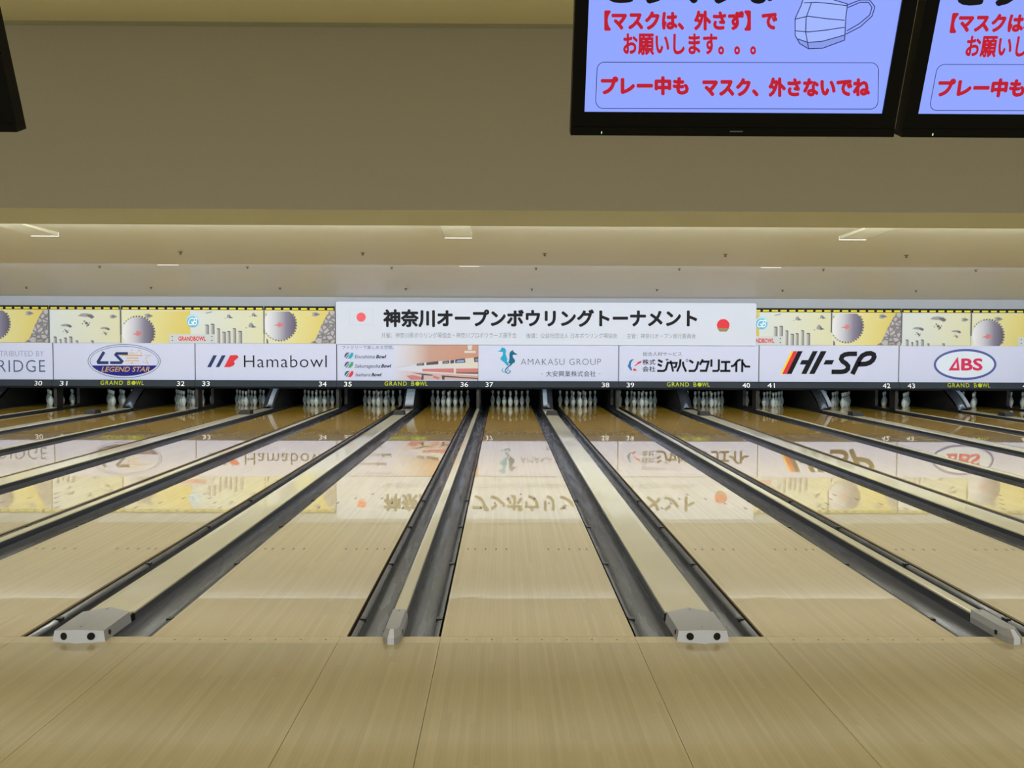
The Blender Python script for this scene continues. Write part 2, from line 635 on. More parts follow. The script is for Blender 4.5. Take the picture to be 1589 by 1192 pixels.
# lane ceiling (flat) and pin ceiling (leans down to the boards)
mb = MB()
mb.sweep_x([(5.25, 3.0), (11.40, 2.977), (11.40, 3.02), (5.25, 3.06)], XL, XR, CEIL)
struct(mb, 'ceiling_lane')
mb = MB()
low = [(11.44, 3.16), (12.2, 3.125), (13.0, 3.068), (14.3, 2.945), (15.6, 2.815), (16.4, 2.732), (16.86, 2.676)]
mb.sweep_x(low + [(y, z + 0.08) for y, z in reversed(low)], XL, XR, CEIL2)
mb.box(XL, XR, 11.36, 11.44, 3.0, 3.3, CEIL2)
struct(mb, 'ceiling_pin')
# wall that carries the boards, pit behind it
mb = MB()
mb.box(XL, XR, YM + 0.03, YM + 0.14, 0.56, 2.76, GREYB)
struct(mb, 'wall_back')
mb = MB()
mb.box(XL, XR, YM + 0.14, 20.4, 0.78, 0.86, BLACK)
struct(mb, 'ceiling_pit')
mb = MB()
mb.box(XL, XR, 20.3, 20.4, -0.125, 0.78, PITC)
struct(mb, 'wall_pit')

# ------------------------------------------------------------------ lanes
ARROW = mat('dark_lane_arrow', (120, 76, 40), 0.4, coat=1.0, coat_rough=0.035)
lane0 = None
for n in LANES:
    if lane0 is None:
        mb = MB()
        mb.box(-HALF, HALF, 0.0, LANE_L, -0.012, 0.0, LANEW)
        mb.box(-HALF, HALF, 0.0, LANE_L, -0.125, -0.012, LANESIDE)
        lane0 = mb.build('bowling_lane', loc=(lane_x(n), 0, 0))
        for k in range(-3, 4):
            y = 4.76 - abs(k) * 0.27
            x = k * 5 * 0.02703
            mb = MB()
            mb.add([(-0.016, -0.075, 0), (0.016, -0.075, 0), (0, 0.075, 0)], [(0, 1, 2)], ARROW)
            mb.build('aiming_arrow', lane0, (x, y, 0.0006))
        for sgn in (-1, 1):
            for k in (3, 5, 8, 11, 14):
                mb = MB()
                mb.add([(0.0075 * math.cos(t * math.pi / 5), 0.03 * math.sin(t * math.pi / 5), 0) for t in range(10)], [tuple(range(10))], ARROW)
                mb.build('guide_dot', lane0, (sgn * (HALF - k * 0.02703 + 0.0135), 2.13, 0.0006))
        o = lane0
    else:
        o = copy_tree(lane0)
        o.location = (lane_x(n), 0, 0)
    where = 'under number %d' % n if 30 <= n <= 44 else ('left of number 30' if n < 30 else 'right of number 44')
    tag(o, 'glossy maple bowling lane running to the pins %s' % where, 'bowling lane', 'bowling lanes')


# ------------------------------------------------------------------ gutters, divisions
def gutter_profile(w):
    """w wide, lane side at x=0"""
    top = [(0.016, -0.014), (0.044, -0.018), (0.050, -0.040), (0.058, -0.066), (0.078, -0.082), (0.11, -0.087), (w - 0.07, -0.085),
           (w - 0.036, -0.070), (w - 0.014, -0.040), (w - 0.003, -0.004)]
    bot = [(x, -0.1) if 0.03 < x < w - 0.02 else (x, z - 0.012) for x, z in reversed(top)]
    return top, bot


def gutter(w, sgn, name):
    """sgn +1: the lane lies to its left"""
    top, bot = gutter_profile(w)
    g = MB()
    fl = lambda pts: [(sgn * x, z) for x, z in pts]
    T, B = fl(top), fl(bot)
    n = len(T)
    v = [(p[0], 0.004, p[1]) for p in T] + [(p[0], LANE_L, p[1]) for p in T]
    g.add(v, [(i, i + 1, n + i + 1, n + i) for i in range(n - 1)], GUT, True)
    ring = T + B
    g.sweep(B, 0.004, LANE_L, GUT, closed=False)
    for yy in (0.004, LANE_L):
        g.flat_ngon([(p[0], yy, p[1]) for p in ring], GUT)
    root = g.build(name)
    for k in range(4):
        c = MB()
        xs = sorted((sgn * 0.018, sgn * 0.052))
        c.box(xs[0], xs[1], -0.02, 0.02, -0.03, -0.009, CLIP)
        c.build('joint_clip', root, (0, 0.37 + 1.35 * k, 0))
    return root


CW, CN = 0.273, 0.080            # widths of the two kinds of division cap
GW = (WW - 2 * HALF - CW) / 2
GN = (WN - 2 * HALF - CN) / 2
protos = {}
for n in LANES:
    for sgn in (-1, 1):
        wide = (n % 2 == 1) == (sgn == 1)
        key = (wide, sgn)
        if key not in protos:
            protos[key] = o = gutter(GW if wide else GN, sgn, 'gutter')
        else:
            o = copy_tree(protos[key])
        o.location = (lane_x(n) + sgn * HALF, 0, 0)
        num = 'number %d' % n if 30 <= n <= 44 else ('the lane left of number 30' if n < 30 else 'the lane right of number 44')
        lab = 'dark grey gutter along the %s edge of the lane %s' % ('right' if sgn > 0 else 'left', 'under ' + num if 'number' == num[:6] else num[9:])
        tag(o, lab, 'gutter', 'lane gutters')

capp = {}
for n in range(29, 45):
    wide = n % 2 == 1
    if wide not in capp:
        w = CW if wide else CN
        top = 0.045 if wide else 0.055
        mb = MB()
        prof = [(-w / 2 - 0.002, -0.1), (-w / 2 - 0.002, 0.0), (-w / 2, top - 0.012), (w / 2, top - 0.012), (w / 2 + 0.002, 0.0), (w / 2 + 0.002, -0.1)]
        ys = 0.32 if wide else 0.285
        mb.sweep(prof, ys, 16.88, GUTD)
        root = mb.build('lane_division')
        mb = MB()
        e = w / 2 - 0.004
        mb.sweep([(-e, top - 0.012), (-e, top - 0.003), (-e * 0.7, top), (e * 0.7, top), (e, top - 0.003), (e, top - 0.012)], ys, 16.88, CAPW)
        tag(mb.build('division_cover', root), 'cream cover strip')
        capp[wide] = root
        o = root
    else:
        o = copy_tree(capp[wide])
    o.location = (gap_x(n), 0, 0)
    side = ('lanes %d and %d' % (n, n + 1)) if 30 <= n <= 43 else ('lane 30 and its left neighbour' if n < 30 else 'lane 44 and its right neighbour')
    tag(o, '%s cream topped division strip between %s' % ('broad' if wide else 'narrow', side), 'lane divider', 'lane division strips')

# sensor housings at the foul line
def housing(wide):
    mb = MB()
    w = (CW if wide else CN) - 0.024
    ye = 0.318 if wide else 0.283
    ze = 0.043 if wide else 0.053
    mb.box(-w / 2, w / 2, 0.006, ye, -0.1, ze - 0.012, GUTD)
    mb.box(-w / 2 + 0.004, w / 2 - 0.004, 0.05, ye, ze - 0.012, ze, CAPW)
    if wide:
        b = [(-0.140, -0.086), (0.0, -0.121), (0.140, -0.086)]
        zt = [0.057, 0.072, 0.057]
        bk = [(0.143, 0.255), (0.0, 0.315), (-0.143, 0.255)]
        tz = [0.060, 0.070, 0.060]
        bot = [(x, y, 0.0) for x, y in b] + [(x, y, 0.0) for x, y in bk]
        top = [(x * 0.93, y + 0.004, z) for (x, y), z in zip(b, zt)] + [(x * 0.93, y, z) for (x, y), z in zip(bk, tz)]
        n = 6
        v = bot + top
        mb.add(v, [(0, 1, 7, 6), (1, 2, 8, 7)], HOUSF)
        mb.add(v, [(2, 3, 9, 8), (3, 4, 10, 9), (4, 5, 11, 10), (5, 0, 6, 11), (6, 7, 10, 11), (7, 8, 9, 10), (5, 4, 1, 0), (4, 3, 2, 1)], HOUS)
        root = mb.build('sensor_housing')
        for sx in (-0.072, 0.072):
            p = MB()
            s = 1 if sx > 0 else -1
            nrm = Vector((0.24 * s, -1, 0.06)).normalized()
            p.cyl(Vector((sx, -0.1015, 0.033)) - nrm * 0.004, nrm, 0.0195, 0.0195, 0.006, PORT, 24)
            p.build('sensor_port', root)
        for s in (-1, 1):
            p = MB()
            p.cyl((s * 0.130, -0.02, 0.030), (s, 0, 0.1), 0.014, 0.014, 0.0085, PORT, 20)
            p.build('side_port', root)
        for y in (-0.06, 0.27):
            p = MB()
            p.cyl((0, y, 0.0695), (0, 0, 1), 0.005, 0.004, 0.003, INKG, 10)
            p.build('screw', root)
    else:
        hw = 0.050
        bot = [(-hw, 0.26), (-hw, -0.07), (-hw * 0.8, -0.115), (-0.017, -0.137), (0.017, -0.137), (hw * 0.8, -0.115), (hw, -0.07), (hw, 0.26)]
        topw = 0.036
        tp = [(-topw, 0.28), (-topw, -0.05), (-topw * 0.7, -0.078), (-0.010, -0.085), (0.010, -0.085), (topw * 0.7, -0.078), (topw, -0.05), (topw, 0.28)]
        n = 8
        midv = [(x, y, 0.035) for x, y in bot]
        v = [(x, y, 0.0) for x, y in bot] + midv + [(x, y, 0.068) for x, y in tp]
        for lv in (0, n):
            for i in range(n):
                j = (i + 1) % n
                mb.add([v[lv + i], v[lv + j], v[lv + n + j], v[lv + n + i]], [(0, 1, 2, 3)], HOUSF if i == 3 else HOUS)
        mb.add(v[2 * n:], [tuple(range(n))], HOUS)
        mb.add(v[:n], [tuple(reversed(range(n)))], HOUS)
        root = mb.build('sensor_housing')
        for s in (-1, 1):
            p = MB()
            p.box(*sorted((s * 0.0475, s * 0.0515)), -0.03, -0.005, 0.018, 0.042, PORT)
            p.build('side_port', root)
        p = MB()
        p.cyl((0, 0.25, 0.0675), (0, 0, 1), 0.005, 0.004, 0.003, INKG, 10)
        p.build('screw', root)
    return root


hw_ = housing(True)
hn_ = housing(False)
for n in (35, 36, 37, 38):
    wide = n % 2 == 1
    src = hw_ if wide else hn_
    o = src if n in (35, 36) else copy_tree(src)
    o.location = (gap_x(n), 0, 0.0)
    if wide:
        tag(o, 'wide grey sensor housing with two round ports at the foul line, division %d to %d' % (n, n + 1), 'sensor', 'foul line sensor housings')
    else:
        tag(o, 'slim round nosed grey sensor housing at the foul line, division %d to %d' % (n, n + 1), 'sensor', 'foul line sensor housings')

# ------------------------------------------------------------------ pins
PP = [(0.0, 0.0), (0.026, 0.0), (0.0286, 0.004), (0.036, 0.019), (0.0497, 0.057), (0.0567, 0.086), (0.0605, 0.114), (0.0578, 0.149), (0.047, 0.184),
      (0.0345, 0.2125), (0.0268, 0.236), (0.0232, 0.250), (0.0228, 0.2525), (0.0228, 0.258), (0.0230, 0.263), (0.0233, 0.272), (0.0236, 0.277), (0.0243, 0.283), (0.0255, 0.298), (0.0284, 0.320), (0.0323, 0.343),
      (0.0316, 0.356), (0.0275, 0.370), (0.018, 0.3785), (0.0, 0.381)]


def pin_m(z):
    return PINR if (0.2525 < z < 0.263 or 0.272 < z < 0.283) else PINW


mb = MB()
mb.lathe(PP, pin_m, 22)
pin0 = mb.build('bowling_pin', weld=True)
D = 0.3048
SPOTS = [(0, 0, 'head pin'), (-.5, 1, 'left pin of the second row'), (.5, 1, 'right pin of the second row'), (-1, 2, 'left pin of the third row'),
         (0, 2, 'middle pin of the third row'), (1, 2, 'right pin of the third row'), (-1.5, 3, 'left corner pin of the back row'),
         (-.5, 3, 'inner left pin of the back row'), (.5, 3, 'inner right pin of the back row'), (1.5, 3, 'right corner pin of the back row')]
SKIP = set()
first = True
for n in LANES:
    for i, (sx, sr, nm) in enumerate(SPOTS):
        if (n, i) in SKIP:
            continue
        o = pin0 if first else pin0.copy()
        if not first:
            COL.objects.link(o)
        first = False
        o.location = (lane_x(n) + sx * D, 18.288 + sr * D * 0.866, 0.0)
        w = 'under number %d' % n if 30 <= n <= 44 else ('left of number 30' if n < 30 else 'right of number 44')
        tag(o, 'white bowling pin, %s, rack %s' % (nm, w), 'bowling pin', 'bowling pins')

# ------------------------------------------------------------------ pit: kickbacks, shields, ball detectors
GLINT = mat('shield_glint_metal', (205, 206, 216), 0.3, metal=0.55)
GLINTS = {33: (0.06, 0.10), 35: (0.03, 0.20), 37: (-0.06, 0.10), 41: (0.09, 0.08), 43: (0.09, 0.08)}  # reflected highlights on the shields, put in as pale metal strips: offset, width


def kick_narrow():
    mb = MB()
    x0, x1 = -0.036, 0.036
    # outline with a rounded window, swept across X
    def plate(y0, y1, z0, z1):
        mb.box(x0, x1, y0, y1, z0, z1, KICK)
    plate(16.90, 17.22, -0.12, 0.545)
    plate(17.22, 18.08, -0.12, 0.03)
    plate(18.08, 20.25, -0.12, 0.75)
    r = 0.09
    arc = [(18.08 - r + r * math.sin(t), 0.03 + r - r * math.cos(t)) for t in [k * math.pi / 16 for k in range(9)]]
    mb.sweep_x(arc + [(18.08, 0.03)], x0, x1, KICK)
    return mb.build('kickback_board')


def kick_wide():
    root = empty('kickback_box', (0, 0, 0))
    mb = MB()
    for s in (-1, 1):
        xs = sorted((s * 0.112, s * 0.131))
        mb.sweep_x([(17.02, -0.12), (20.25, -0.12), (20.25, 0.75), (18.20, 0.75), (17.98, 0.56), (17.04, 0.05)], xs[0], xs[1], KICK)
    mb.build('side_board', root)
    # curved polished shield leaning back over the front
    mb = MB()
    n, k = 12, 6
    v = []
    for j in range(k + 1):
        t = j / k
        yc, zc = 16.96 + 0.94 * t - 0.10 * math.sin(math.pi * t), 0.03 + 0.53 * t
        for i in range(n + 1):
            a = -1 + 2 * i / n
            bulge = 0.06 * (1 - a * a)
            v.append((a * 0.130, yc - bulge * 0.62, zc + bulge * 0.78))
    f = [(j * (n + 1) + i, j * (n + 1) + i + 1, (j + 1) * (n + 1) + i + 1, (j + 1) * (n + 1) + i) for j in range(k) for i in range(n)]
    mb.add(v, f, STEEL, True)
    mb.build('shield', root)
    return root


kn, kw = kick_narrow(), kick_wide()
box0 = None
for n in range(29, 45):
    side = ('lanes %d and %d' % (n, n + 1)) if 30 <= n <= 43 else ('lane 30 and its left neighbour' if n < 30 else 'lane 44 and its right neighbour')
    if n % 2:
        o = kw if n == 29 else copy_tree(kw)
        o.location = (gap_x(n), 0, 0)
        tag(o, 'dark kickback box with leaning shield between %s' % side, 'kickback', 'wide kickback boxes')
        if n in GLINTS:
            xo, w = GLINTS[n]
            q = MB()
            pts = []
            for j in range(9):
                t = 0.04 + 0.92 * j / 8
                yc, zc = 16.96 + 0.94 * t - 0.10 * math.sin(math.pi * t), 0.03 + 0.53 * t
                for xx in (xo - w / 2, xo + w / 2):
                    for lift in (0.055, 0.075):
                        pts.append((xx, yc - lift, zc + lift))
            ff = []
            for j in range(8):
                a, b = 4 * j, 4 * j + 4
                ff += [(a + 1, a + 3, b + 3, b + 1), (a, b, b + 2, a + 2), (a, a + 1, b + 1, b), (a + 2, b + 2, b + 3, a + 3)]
            q.add(pts, ff, GLINT)
            tag(q.build('shield_glint', o), 'bright strip standing in for a shield highlight')
        if box0 is None:
            mb = MB()
            mb.hexa([(-0.125, -0.16, 0), (0.125, -0.16, 0), (0.125, 0.16, 0), (-0.125, 0.16, 0)],
                    [(-0.105, -0.10, 0.085), (0.105, -0.10, 0.085), (0.105, 0.15, 0.085), (-0.105, 0.15, 0.085)], DARKBOX)
            box0 = mb.build('ball_detector')
            c = box0
        else:
            c = box0.copy()
            COL.objects.link(c)
        c.location = (gap_x(n), 15.1, 0.045)
        tag(c, 'dark wedge shaped box on the division between %s' % side, 'sensor', 'detector boxes near the pins')
    else:
        o = kn if n == 30 else copy_tree(kn)
        o.location = (gap_x(n), 0, 0)
        tag(o, 'dark kickback board with open window between %s' % side, 'kickback', 'narrow kickback boards')

# ------------------------------------------------------------------ sponsor boards, number strips, murals, banner
AX, BX, CX_ = 1.52287e-02, 3.39e-05, -11.8784
AZ, BZ, CZ = 5.36e-05, -1.52165e-02, 9.6668


def U(u, v):                     # drawing units of the board wall -> metres on that wall
    return (AX * u + BX * v + CX_, AZ * u + BZ * v + CZ)


def board_print(y, zoom=None):
    """prints on the board wall; zoom = (x0, y0, kx, ky) of the sketch the coordinates come from"""
    def fn(a, b):
        if zoom:
            a, b = zoom[0] + a * zoom[2], zoom[1] + b * zoom[3]
        x, z = U(a, b)
        return (x, y, z)
    return Print(fn, (0, -1, 0))


PAIR0 = -0.588                   # seam between the boards of lanes 36 and 37
PAIRW = 3.332
ZB0, ZB1 = 0.7135, 1.5775
board_labels = {
    -4: 'white sponsor board with thin grey lettering over lane 30',
    -3: 'white sponsor board with a navy and gold star oval over lanes 31 and 32',
    -2: 'white sponsor board with two navy slashes and a red mark over lanes 33 and 34',
    -1: 'sponsor board printed with a pink bowling hall picture over lanes 35 and 36',
    0: 'white sponsor board with two teal seahorses over lanes 37 and 38',
    1: 'white sponsor board with heavy black Japanese lettering over lanes 39 and 40',
    2: 'white sponsor board with slanted black letters and yellow red stripes over lanes 41 and 42',
    3: 'white sponsor board with red letters in a blue oval over lane 43',
}
boards = {}
for k in range(-4, 4):
    x0, x1 = PAIR0 + k * PAIRW, PAIR0 + (k + 1) * PAIRW
    org = Vector(((x0 + x1) / 2, YM, ZB0))
    mb = MB(org)
    mb.box(x0 + 0.012, x1 - 0.012, YM - 0.012, YM + 0.012, ZB0, ZB1, WHITE)
    for xa in (x0 + 0.003, x1 - 0.012):
        mb.box(xa, xa + 0.009, YM - 0.011, YM + 0.012, ZB0, ZB1, MDARK)
    o = mb.build('sponsor_board', loc=org)
    tag(o, board_labels[k], 'sign', 'sponsor boards over the lanes')
    boards[k] = (o, org)

FY = YM - 0.0125


def art(k):
    return MB(boards[k][1])


def fin(mb, name, k, label=None):
    o = mb.build(name, boards[k][0])
    if label:
        o['label'] = label
    return o


# lanes 29/30
pr = board_print(FY, (0, 465, .12587, .1259))
mb = art(-4)
pr.text(mb, 'DISTRIBUTED BY', -112, 630, 555, 696, INKB2, bold=-0.012)
fin(mb, 'lettering', -4)
mb = art(-4)
pr.text(mb, 'RIDGE', -8, 742, 568, 890, INKB, bold=-0.008, space=1.12)
fin(mb, 'lettering', -4)
# lanes 31/32
pr = board_print(FY, (120, 525, .12587, .1258))
mb = art(-3)
pr.ring(mb, 582, 280, 445, 208, 7, INKB)
pr.ring(mb, 582, 280, 420, 184, 6, INKB)
seg = [(582 + 414 * math.cos(t), 280 + 179 * math.sin(t)) for t in [math.asin(53 / 179) + i * (math.pi - 2 * math.asin(53 / 179)) / 24 for i in range(25)]]
pr.poly(mb, seg, NAVY, 1)
pr.stroke(mb, [(338, 166), (325, 186), (262, 288), (268, 299), (390, 299)], 36, NAVY2, 2)
pr.stroke(mb, [(630, 186), (492, 186), (480, 202), (556, 282), (542, 299), (410, 299)], 34, NAVY2, 2)
for a, b, y, w in ((648, 706, 180, 9), (556, 808, 210, 12), (610, 752, 243, 12), (594, 766, 275, 10)):
    pr.stroke(mb, [(a, y), (b, y)], w, GOLD, 3)
pr.poly(mb, [(665, 152), (678, 136), (692, 152)], GOLD, 3)
pr.poly(mb, [(660, 302), (678, 294), (694, 302), (676, 316)], GOLD, 3)
pr.stroke(mb, [(735, 187), (768, 141), (800, 187)], 5, GOLD, 3)
pr.stroke(mb, [(835, 212), (920, 208), (840, 246), (880, 312), (803, 288)], 5, GOLD, 3)
fin(mb, 'oval_emblem', -3, 'navy oval emblem with gold star')
mb = art(-3)
pr.text(mb, 'LEGEND STAR', 300, 350, 892, 410, GOLD, 3, bold=0.006, shear=0.3)
fin(mb, 'lettering', -3)
# lanes 33/34
pr = board_print(FY, (310, 525, .13845, .1384))
mb = art(-2)
pr.poly(mb, [(150, 190), (190, 190), (122, 322), (80, 322)], NAVY2)
pr.poly(mb, [(245, 190), (288, 190), (215, 322), (175, 322)], NAVY2)
pr.poly(mb, [(338, 190), (408, 187), (424, 196), (430, 214), (378, 258), (390, 288), (372, 304), (334, 322), (268, 322)], RED)
fin(mb, 'slash_emblem', -2, 'two navy slashes and a red mark')
mb = art(-2)
pr.text(mb, 'Hamabowl', 490, 190, 1415, 325, INK, bold=-0.008, space=1.08)
fin(mb, 'lettering', -2)
# lanes 35/36
pr = board_print(FY, (520, 525, .1416, .1416))
mb = art(-1)
pr.poly(mb, [(640, 62), (1556, 62), (1556, 205), (950, 268), (640, 330)], PHOTO_SKY, 1)
o = fin(mb, 'printed_ceiling', -1)
mb = art(-1)
pr.poly(mb, [(640, 328), (950, 267), (1556, 204), (1556, 420), (1000, 375), (640, 345)], PHOTO_CREAM, 1)
fin(mb, 'printed_wall', -1)
mb = art(-1)
pr.poly(mb, [(640, 346), (1000, 374), (1556, 412), (1556, 455), (640, 455)], PHOTO_FLOOR, 2)
fin(mb, 'printed_floor', -1)
mb = art(-1)
for q in ([(885, 278), (965, 268), (965, 296), (885, 300)], [(990, 265), (1122, 250), (1122, 284), (990, 294)], [(1166, 250), (1240, 240), (1240, 274), (1166, 280)],
          [(1252, 240), (1294, 234), (1294, 272), (1252, 276)], [(1304, 232), (1412, 220), (1418, 266), (1306, 272)], [(1508, 210), (1556, 204), (1556, 258), (1516, 260)]):
    pr.poly(mb, q, PHOTO_DARK, 2)
pr.poly(mb, [(1330, 242), (1402, 236), (1404, 258), (1318, 264)], PHOTO_BLUE, 3)
pr.poly(mb, [(1175, 258), (1228, 252), (1228, 268), (1175, 272)], INKP, 3)
pr.poly(mb, [(896, 282), (950, 276), (950, 290), (896, 294)], INKP, 3)
pr.poly(mb, [(1522, 226), (1556, 222), (1556, 248), (1530, 252)], INKP, 3)
pr.poly(mb, [(945, 335), (1290, 330), (1290, 380), (945, 360)], PHOTO_PINK, 2)
pr.poly(mb, [(1314, 332), (1556, 330), (1556, 376), (1314, 378)], PHOTO_PINK, 2)
pr.poly(mb, [(830, 374), (1060, 398), (1060, 410), (960, 404)], PHOTO_DARK, 3)
pr.poly(mb, [(1155, 405), (1556, 436), (1556, 446), (1190, 424), (1188, 455), (1165, 455)], PHOTO_DARK, 3)
pr.poly(mb, [(1314, 376), (1556, 374), (1556, 390), (1314, 384)], PHOTO_DARK, 3)
pr.poly(mb, [(770, 410), (840, 402), (940, 425), (920, 455), (820, 455)], PHOTO_PINK, 3)
pr.poly(mb, [(1070, 405), (1140, 430), (1120, 452), (1060, 430)], PHOTO_PINK, 3)
pr.poly(mb, [(940, 400), (960, 405), (960, 455), (930, 455)], PHOTO_DARK, 3)
pr.poly(mb, [(1440, 74), (1494, 74), (1486, 128), (1448, 128)], MPLAQ, 2)
pr.rect(mb, 1408, 138, 1528, 160, MPLAQ, 2)
fin(mb, 'printed_picture', -1, 'pink printed picture of a bowling hall')
mb = art(-1)
for cy, col_ in ((190, TEAL1), (291, mat('green_ink', (52, 150, 112), .5)), (392, RED)):
    pr.poly(mb, [(92, cy + 14), (98, cy - 14), (118, cy - 34), (150, cy - 36), (122, cy - 8), (102, cy + 18)], INKB, 2)
    pr.poly(mb, [(104, cy + 24), (126, cy - 4), (158, cy - 34), (140, cy + 2), (122, cy + 34)], INKP, 2)
    pr.poly(mb, [(132, cy + 34), (150, cy - 4), (172, cy - 36), (192, cy - 30), (188, cy + 2), (164, cy + 30)], col_, 2)
fin(mb, 'ball_emblem', -1)
mb = art(-1)
pr.text(mb, 'ファミリーで楽しめる空間。', 70, 80, 635, 118, INKG, bold=0.0)
for w1, a, b, c, d, y in (('Enoshima', 205, 428, 440, 552, 180), ('Sakuragaoka', 205, 486, 496, 607, 282), ('Isehara', 212, 376, 388, 500, 378)):
    fin(mb, 'lettering', -1)
    mb = art(-1)
    pr.text(mb, w1, a, y, b, y + (52 if 'g' in w1 else 40), INKG, bold=0.008, shear=0.25)
    fin(mb, 'lettering', -1)
    mb = art(-1)
    pr.text(mb, 'Bowl', c, y, d, y + 40, INK, bold=0.03, shear=0.25)
fin(mb, 'lettering', -1)
# lanes 37/38
pr = board_print(FY, (760, 530, .12587, .1259))
mb = art(0)
pr.poly(mb, [(82, 122), (120, 104), (128, 86), (148, 66), (152, 78), (175, 80), (190, 110), (185, 150), (195, 190), (206, 215), (200, 240), (215, 265), (228, 284), (206, 302), (170, 260), (118, 218),
             (126, 195), (150, 165), (150, 130), (122, 126)], TEAL1, 1)
pr.stroke(mb, [(152, 334), (138, 352), (150, 374), (186, 378), (212, 358), (216, 330)], 9, TEAL1, 1)
fin(mb, 'seahorse_emblem', 0, 'light teal seahorse emblem')
mb = art(0)
pr.poly(mb, [(332, 158), (300, 166), (285, 160), (270, 172), (275, 195), (300, 230), (298, 258), (275, 266), (255, 290), (215, 320), (192, 345), (184, 362), (174, 352), (190, 325), (230, 290), (240, 272),
             (214, 262), (226, 235), (232, 200), (230, 160), (240, 125), (262, 112), (268, 100), (276, 116), (292, 134), (316, 150)], TEAL2, 2)
pr.stroke(mb, [(178, 354), (186, 380), (212, 394), (238, 382), (240, 362), (228, 358)], 9, TEAL2, 2)
fin(mb, 'seahorse_emblem', 0, 'deep teal seahorse emblem')
mb = art(0)
pr.text(mb, 'AMAKASU GROUP', 370, 212, 1362, 288, INKG, bold=-0.014, space=1.12)
fin(mb, 'lettering', 0)
mb = art(0)
pr.text(mb, '大安興業株式会社', 682, 362, 1298, 434, INK, space=1.06)
pr.rect(mb, 622, 396, 648, 401, INKG)
pr.rect(mb, 1330, 396, 1356, 401, INKG)
fin(mb, 'lettering', 0)
# lanes 39/40
pr = board_print(FY, (960, 525, .13845, .1384))
mb = art(1)
pr.poly(mb, [(166, 234), (138, 236), (112, 256), (104, 290), (92, 312), (106, 330), (124, 356), (146, 366), (140, 338), (128, 310), (132, 276), (146, 252)], BLUE, 1)
pr.poly(mb, [(164, 310), (196, 288), (206, 268), (250, 250), (244, 276), (212, 288), (186, 308)], RED, 1)
pr.poly(mb, [(150, 350), (172, 338), (202, 362), (168, 366)], RED, 1)
fin(mb, 'round_emblem', 1, 'blue crescent and red wedge emblem')
mb = art(1)
pr.text(mb, '総合人材サービス', 264, 152, 702, 198, INKG)
fin(mb, 'lettering', 1)
mb = art(1)
pr.text(mb, '株式', 260, 234, 406, 298, INK, bold=0.012)
fin(mb, 'lettering', 1)
mb = art(1)
pr.text(mb, '会社', 260, 312, 406, 375, INK, bold=0.012)
fin(mb, 'lettering', 1)
mb = art(1)
# heavy squared katakana drawn stroke by stroke
W = 25
S = lambda pts, w=W: pr.stroke(mb, pts, w, INK, 1)
S([(436, 244), (486, 268)]); S([(432, 290), (478, 312)]); S([(426, 366), (500, 366), (524, 350), (548, 262)])
S([(524, 232), (534, 250)], 10); S([(540, 230), (550, 246)], 10)
S([(548, 276), (646, 276), (636, 318), (610, 330)], 22); S([(576, 250), (606, 374)], 22)
S([(688, 234), (682, 300), (650, 374)], 24); S([(714, 262), (722, 310), (752, 374)], 24)
pr.ring(mb, 762, 248, 15, 15, 6, INK, 1, 20)
S([(788, 246), (832, 276)]); S([(780, 366), (846, 366), (868, 340), (890, 258)])
S([(940, 236), (906, 298)]); S([(932, 262), (1004, 262), (978, 364), (908, 364)])
S([(1036, 236), (1036, 320)], 24); S([(1120, 236), (1120, 352), (1106, 366), (1048, 366)], 24)
S([(1144, 266), (1250, 266)]); S([(1198, 266), (1198, 366)]); S([(1136, 366), (1252, 366)])
S([(1366, 238), (1330, 252), (1290, 306), (1256, 316)], 24); S([(1318, 270), (1318, 380)], 24)
S([(1384, 236), (1384, 380)], 24); S([(1384, 268), (1420, 316), (1474, 318)], 24)
fin(mb, 'lettering', 1)
# lanes 41/42
pr = board_print(FY, (1180, 530, .13845, .1384))
mb = art(2)
pr.poly(mb, [(345, 108), (374, 108), (252, 365), (225, 365)], YEL, 1)
pr.poly(mb, [(370, 108), (416, 108), (300, 365), (248, 365)], RED, 2)
fin(mb, 'slash_emblem', 2, 'yellow and red slanted stripes')
mb = art(2)
for q in ([(418, 108), (475, 108), (352, 365), (298, 365)], [(588, 108), (644, 108), (520, 365), (462, 365), (512, 258), (443, 258), (468, 208), (538, 208)],
          [(680, 108), (744, 108), (612, 365), (550, 365)], [(735, 208), (832, 208), (808, 258), (710, 258)]):
    pr.poly(mb, q, INK, 2)
pr.stroke(mb, [(1088, 138), (1000, 138), (952, 146), (920, 166), (910, 196), (926, 222), (966, 248), (990, 276), (988, 308), (962, 332), (920, 341), (804, 341)], 52, INK, 2)
pr.stroke(mb, [(1040, 367), (1120, 196), (1150, 158), (1196, 136), (1244, 132), (1276, 146), (1284, 172), (1268, 208), (1236, 236), (1190, 252), (1104, 256)], 54, INK, 2)
fin(mb, 'lettering', 2)
# lanes 43/44
pr = board_print(FY, (1150, 440, .27627, .2764))
mb = art(3)
pr.ell(mb, 1268, 455, 172, 82, PALEB, 1, 56)
pr.ring(mb, 1268, 455, 178, 88, 13, mat('oval_blue_ink', (62, 76, 150), .4), 2)
fin(mb, 'oval_emblem', 3, 'pale oval with blue rim')
mb = art(3)
pr.stroke(mb, [(1186, 482), (1222, 426), (1230, 482)], 14, CRIM, 3, closed=True)
pr.text(mb, 'BS', 1246, 420, 1368, 490, CRIM, 3, bold=0.03)
fin(mb, 'lettering', 3)

